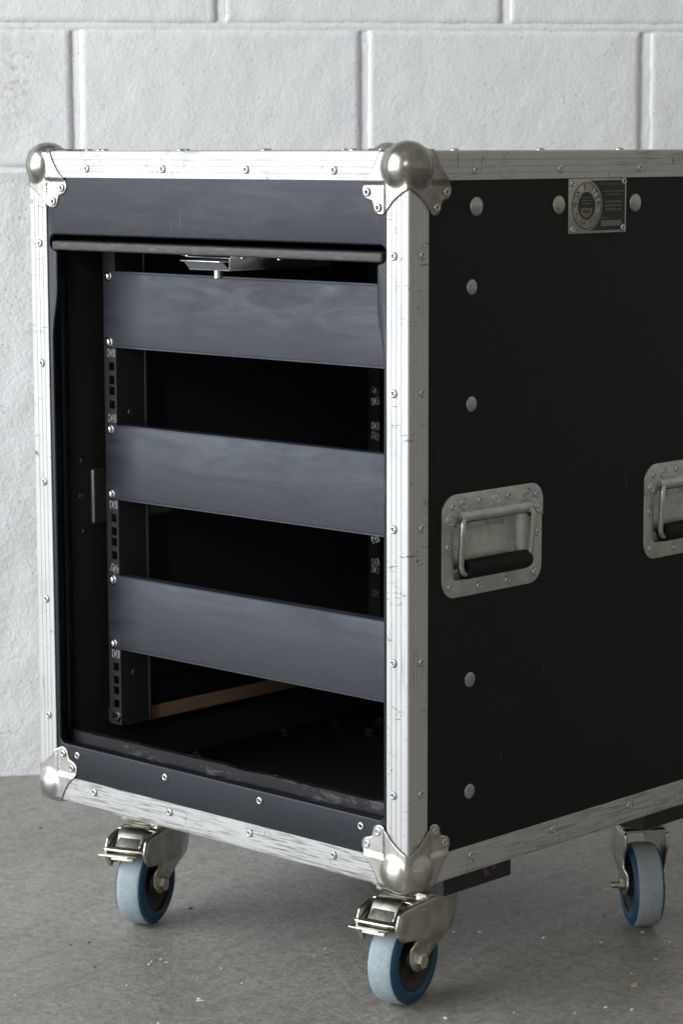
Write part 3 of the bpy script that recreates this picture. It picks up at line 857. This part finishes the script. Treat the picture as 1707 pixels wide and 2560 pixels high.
# runners that carry the rails, and their raw lower edge
for xa, xb in ((-W+T+rec+.0006, -.5385), (-.0455, -T-rec-.0006)):
    r1 = MB().add(box(xa, xb, .098, .56, .2482, .274)).obj('runner', M_RUNNER, case, bevel=.001)
    MB().add(box(xa, xb+.0004, .098, .56, .2312, .2480)).obj('raw_edge', M_RAW, r1, bevel=.0008)
# back of the left handle dish and its nuts
hb_ = MB().add(box(-W+T+rec+.0005, -.5655, .0725, .200, .4735, .5405)).obj('handle_dish_back', M_HANDLE, case, bevel=.004, seg=3)
NUTS = MB().add(lathe([(.0034, -.0004), (.0034, .0012), (.0018, .0020)], 12)).mesh('rivet_tail', M_RIVET, angle=40)
for y, z in ((.0632, .5503), (.0607, .5086), (.0645, .4661)): inst('rivet_tail', NUTS, hb_, TR(-W+T+rec, y, z) @ SIDE)
# nuts on the inside floor
HEX = MB().add(lathe([(.0065, 0), (.0065, .0048), (.0050, .0056), (.0034, .0056), (.0034, .0085), (.002, .009)], 6)).mesh('floor_nut', M_BRIGHT, angle=30)
for x, y in ((-.4700, .4500), (-.5350, .4520), (-.5000, .5000), (-.5480, .3720), (-.545, .215), (-.53, .205)): inst('floor_nut', HEX, case, TR(x, y, ZB+rec+.012))

# skid blocks and castors --------------------------------------------------
PVX, PVY = .0800, .1120
M_SCUFF = None
for xa, xb in ((-.130, -.024), (-W+.024, -W+.130)):
    for ya, yb in ((.083, .195), (D-.195, D-.083)):
        pass
def castor_fork(brake):
    right = [(.031, .118), (.0325, .106), (.0295, .0914), (.0235, .082), (.0144, .0688), (-.003, .060), (-.0157, .0525), (-.021, .045), (-.028, .0395), (-.036, .0385), (-.0435, .042), (-.0475, .052), (-.047, .066), (-.0445, .0755)]
    if brake: left = [(-.050, .0785), (-.0637, .0813), (-.0705, .089), (-.0745, .0998), (-.0697, .1128), (-.060, .1165), (-.053, .118)]
    else: left = [(-.0455, .085), (-.0490, .100), (-.0505, .118)]
    # densify
    pts = [(-.032+(y+.032)*(1.27 if (y > -.02 or y < -.046) else 1.0), z) for y, z in right+left]; poly = []
    for a, b in zip(pts, pts[1:]+pts[:1]):
        for k in range(3): poly.append((a[0]+(b[0]-a[0])*k/3, a[1]+(b[1]-a[1])*k/3))
    bm = bmesh.new()
    vs = [bm.verts.new((0, a, b)) for a, b in poly]; bm.faces.new(vs)
    for y in (-.072, -.062, -.052, -.042, -.032, -.022, -.012, -.003, .006, .014, .022, .030, .037, .043): bmesh.ops.bisect_plane(bm, geom=bm.verts[:]+bm.edges[:]+bm.faces[:], plane_co=(0, y, 0), plane_no=(0, 1, 0))
    for z in (.112, .104, .096, .088, .081, .0755, .072, .069, .066, .062, .055, .048): bmesh.ops.bisect_plane(bm, geom=bm.verts[:]+bm.edges[:]+bm.faces[:], plane_co=(0, 0, z), plane_no=(0, 0, 1))
    bm.verts.ensure_lookup_table()
    V = [tuple(q.co) for q in bm.verts]; Fc = [tuple(q.index for q in fc.verts) for fc in bm.faces]; bm.free()
    def xo(y, z):
        u = min(1, max(0, (.0755-z)/.0135)); u = u*u*(3-2*u)
        x = .0262-.0045*u
        if y > .004: x -= .006*((y-.004)/.045)**2
        return x
    mb = MB()
    for s in (-1, 1):
        mb.add(([(s*xo(y, z), y, z) for _, y, z in V], Fc))
    # crown: curved strip joining the two cheeks over the wheel
    yb0 = -.053 if brake else -.0505
    v = []; f = []
    ys = [yb0, -.03, .006, .014, .022, .030, .037, .043, .048]
    for y in ys:
        w = xo(y, .118)
        for x, dz in ((-w, 0), (-w*.93, .0016), (-w*.8, .0021), (0, .0023), (w*.8, .0021), (w*.93, .0016), (w, 0)): v.append((x, y, .118+dz))
    for i in range(len(ys)-1):
        for k in range(6): a = i*7+k; f.append((a, a+1, a+8, a+7))
    mb.add((v, f))
    return mb
FORK_B = castor_fork(True); FORK_P = castor_fork(False)
def solid(o, th, off=-1):
    m = o.modifiers.new('solid', 'SOLIDIFY'); m.thickness = th; m.offset = off; return o
fork_mesh = {True: FORK_B.mesh('fork', M_CASTOR, angle=30, merge=2e-5), False: FORK_P.mesh('fork', M_CASTOR, angle=30, merge=2e-5)}
# top plate with bearing
tp = MB(); tp.add(box(-.0340, .0425, -.0360, .0525, .1250, .1279)); tp_b = MB()
tp.add(lathe([(.036, .1205), (.0385, .1215), (.0395, .1235), (.0380, .1252)], 36))
plate_mesh = tp.mesh('castor', M_CASTOR, angle=30)
HB = MB().add(lathe([(.0078, 0), (.0078, .0050), (.0070, .0056), (.0002, .0056)], 6)).mesh('plate_bolt', M_BRIGHT, angle=20)
tyre = MB()
tprof = []
for x, r in ((-.0165, .0345), (-.0178, .0370), (-.0182, .0400), (-.0176, .0435), (-.0160, .0462), (-.0140, .0482)): tprof.append((r, x))
tre = [(.0482, -.0140), (.0492, -.0115), (.0498, -.006), (.05, -.0006), (.05, .0006), (.0498, .006), (.0492, .0115), (.0482, .0140)]
v1, f1 = lathe(tprof, 64); tyre.add((v1, f1[:-2]), 1)
v1, f1 = lathe(tre, 64); tyre.add((v1, f1[:-2]), 0)
v1, f1 = lathe([(r, -x) for r, x in reversed(tprof)], 64); tyre.add((v1, f1[:-2]), 1)
tyre_mesh = tyre.mesh('tyre', [M_TREAD, M_BLUE], angle=60)
rimp = [(.0346, -.0165), (.0335, -.0150), (.0300, -.0125), (.0200, -.0115), (.0150, -.0130), (.0125, -.0185), (.0090, -.0190), (.0002, -.0190)]
rimv = MB(); v1, f1 = lathe(rimp, 48); rimv.add((v1, f1[:-2])); v1, f1 = lathe([(r, -x) for r, x in reversed(rimp)], 48); rimv.add((v1, f1[:-2]))
rim_mesh = rimv.mesh('rim', M_DARKPL, angle=40)
axv = MB(); axv.add(lathe([(.0088, .0218), (.0088, .0270), (.0078, .0276), (.0002, .0276)], 6)); axv.add(lathe([(.0042, -.034), (.0042, .0218)], 14)); axv.add(lathe([(.0086, -.0280), (.0086, -.0222)], 6)); axv.add(lathe([(.0036, -.037), (.0042, -.034), (.0042, -.028)], 12))
axle_mesh = axv.mesh('axle_bolt', M_PEDAL, angle=25)
# brake pedal: window frame, hump tongue and lower toe plate, local castor frame (pedal towards -y)
pd = MB()
A0, A1 = Vector((0, -.044, .1165)), Vector((0, -.0865, .1012))
dirv = (A1-A0); dl = dirv.length; dirv.normalize(); nv = Vector((1, 0, 0)).cross(dirv).normalized()
if nv.z < 0: nv = -nv
PMX = axes((1, 0, 0), dirv, nv, A0)
pd.add(plate(rrect(-.0285, .0250, 0, dl, .003, 3), [rrect(-.0205, .0165, .006, dl-.0065, .002, 2)], .0024, .0007, .0005), 0, PMX @ axes((1, 0, 0), (0, 1, 0), (0, 0, -1), (0, 0, .0012)))
pedal_mesh = pd.mesh('brake_pedal', M_PEDAL, angle=40)
hp = MB(); v = []; f = []
for x in (-.0185, -.0178, .0132, .0140):
    e_ = .0006 if x in (-.0185, .0140) else 0
    for y, z in ((-.040, .1190), (-.050, .1205), (-.0560, .1200), (-.0600, .1182), (-.0630, .1150), (-.0665, .1095), (-.0705, .1045), (-.0735, .1012)):
        v.append((x, y, z-e_))
for i in range(3):
    for k in range(7): a = i*8+k; f.append((a, a+1, a+9, a+8))
hp.add((v, f)); hump_mesh = hp.mesh('pedal_tongue', M_PEDAL, angle=60)
toe = MB(); toe.add(prism([(-.0300, -.0940), (.0080, -.0940), (.0165, -.0880), (.0165, -.070), (-.0300, -.070)], .0945, .0968)); toe_mesh = toe.mesh('pedal_toe', M_PEDAL, angle=30, bevel=.0006)
mech = MB(); mech.add(prism([(-.088, .0945), (-.060, .0945), (-.058, .112), (-.066, .112), (-.080, .099), (-.089, .090)], -.016, .012), 0, axes((0, 1, 0), (0, 0, 1), (1, 0, 0)))
mech.add(prism([(-.088, .0945), (-.076, .0945), (-.072, .080), (-.076, .078)], -.0262, -.0215), 0, axes((0, 1, 0), (0, 0, 1), (1, 0, 0)))
mech_mesh = mech.mesh('brake_lever', M_CASTOR, angle=30, bevel=.0006)
pin_mesh = MB().add(lathe([(.0030, 0), (.0030, .0006), (.0024, .0009), (.0019, .0003), (.0002, .0003)], 16)).mesh('pivot_pin', M_PEDAL, angle=40)
def castor(px, py, yaw, brake, spin=0):
    CM = TR(px, py, 0) @ Matrix.Rotation(R(yaw), 4, 'Z'); PMt = TR(px, py, 0)
    c = inst('castor', plate_mesh, case, PMt)
    fk = inst('fork', fork_mesh[brake], c, CM); solid(fk, .0026, -1)
    for x in (-.026, .030):
        for y in (-.028, .042): inst('plate_bolt', HB, c, rz(PMt @ TR(x, y, .1252) @ Matrix.Rotation(math.pi, 4, 'X')))
    ax = CM @ TR(0, -.032, .05) @ axes((0, 1, 0), (0, 0, 1), (1, 0, 0)) @ Matrix.Rotation(R(spin), 4, 'Z')
    inst('tyre', tyre_mesh, c, ax); inst('rim', rim_mesh, c, ax); inst('axle_bolt', axle_mesh, c, CM @ TR(0, -.032, .05) @ axes((0, 1, 0), (0, 0, 1), (1, 0, 0)))
    if brake:
        inst('brake_pedal', pedal_mesh, c, CM)
        solid(inst('pedal_tongue', hump_mesh, c, CM), .0022, 0)
        inst('pedal_toe', toe_mesh, c, CM); inst('brake_lever', mech_mesh, c, CM)
        inst('pivot_pin', pin_mesh, c, CM @ TR(.0262, -.030, .1068) @ SIDE)
    return c
castor(-.085, PVY, 10, True, 20)
castor(-W+PVX, PVY, 21, True, 75)
castor(-PVX, D-PVY, 50, False, 40)
castor(-W+PVX, D-PVY, 120, False, 10)
t_ = NT('scuffed_black_skid'); vv_ = t_.coord('Object')
cc = t_.ramp(t_.noise(vv_, 38, 5, .7, .6), [(.60, (.016, .0155, .015)), (.66, (.12, .085, .06)), (.72, (.26, .20, .15))])
M_SKID = t_.set(Base_Color=cc, Roughness=.6)
for xa, xb in ((-.130, -.024), (-W+.024, -W+.130)):
    for ya, yb in ((.083, .195), (D-.172, D-.070)):
        mb = MB(); mb.add(box(xa, xb, ya, yb, .1281, .1559))
        o = mb.obj('skid_block', [M_SKID, M_BLOCK], case, bevel=.0012)
        for p in o.data.polygons:
            if abs(p.normal.y) > .8: p.material_index = 1

# ------------------------------------------------------------------ litter on the floor
CH_ = [(-0.012,0.073,7),(-0.174,0.561,9),(-0.048,0.389,8),(-0.036,0.453,5),(0.117,0.229,7),(0.092,0.215,6),(-0.107,0.358,7),(-0.176,0.323,5),(-0.120,0.241,5),(-0.199,0.303,3),(0.009,0.444,3),(0.035,0.383,4),(0.045,0.324,4),
 (0.031,0.135,4),(0.005,0.157,2),(0.080,0.177,2),(-0.373,-0.022,6),(-0.378,-0.014,3),(-0.376,-0.001,6),(-0.363,-0.005,4),(-0.247,-0.064,5),(-0.242,-0.067,10),(-0.289,-0.012,4),(-0.249,0.004,4),(-0.337,-0.088,3),(-0.304,0.024,4),(-0.379,0.090,3),(-0.291,-0.125,2),(-0.222,-0.146,4),(-0.402,-0.192,3),(-1.029,0.336,7),(-0.265,0.153,3)]
def chip(x, y, s, mat, name, label, group):
    rr = random.Random(int((x+3)*1000)+int((y+3)*7777)); n = rr.randint(6, 9); a0 = rr.uniform(0, 6)
    el = rr.uniform(.35, .75); pts = []
    for i in range(n):
        a = 2*math.pi*i/n; r = s*.001*.5*rr.uniform(.7, 1.15); px, py = r*math.cos(a), r*el*math.sin(a)
        pts.append((px*math.cos(a0)-py*math.sin(a0), px*math.sin(a0)+py*math.cos(a0)))
    v = [(a, b, 0.0002) for a, b in pts]+[(a*.8, b*.8, .0004+.0012*rr.random()) for a, b in pts]
    f = [(i, (i+1) % n, n+(i+1) % n, n+i) for i in range(n)]+[tuple(n+i for i in range(n)), tuple(range(n))[::-1]]
    o = MB().add((v, f)).obj(name, mat, None, TR(x, y, 0), smooth=False)
    tag(o, label, 'debris', group)
def where(x, y):
    c = [(((x+.08)**2+(y-.08)**2), 'the braked castor under the handled side'), (((x+.49)**2+(y-.08)**2), 'the braked castor away from the handles'), (((x+.05)**2+(y-.48)**2), 'the castor that has no brake pedal')]
    return 'the white block wall' if x < -.85 else min(c)[1]
for x, y, s in CH_:
    sz = 'broad pale chip' if s >= 7 else ('small pale chip' if s >= 4 else 'pinhead pale chip')
    w = where(x, y); chip(x, y, s, M_CHIP, 'debris_chip', '%s of debris on the concrete near %s' % (sz, w), '%ss near %s' % (sz, w))
chip(.071, .294, 13, M_CHIPY, 'wood_splinter', 'straw coloured splinter on the concrete, longest piece of litter', None)
chip(-.342, -.181, 4, M_CHIPY, 'straw_fleck', 'tiny yellow fleck on the open concrete floor', None)
for x, y, s in ((-.411, -.071, 4), (-.482, -.017, 4), (-.491, -.037, 4), (-.493, .154, 8), (-.909, .266, 7), (-.108, .473, 5)):
    w = where(x, y); sz = 'dark crumb' if s > 4 else 'tiny black crumb'
    chip(x, y, s, M_CHIPD, 'dark_crumb', '%s lying on the concrete near %s' % (sz, w), '%ss near %s' % (sz, w))
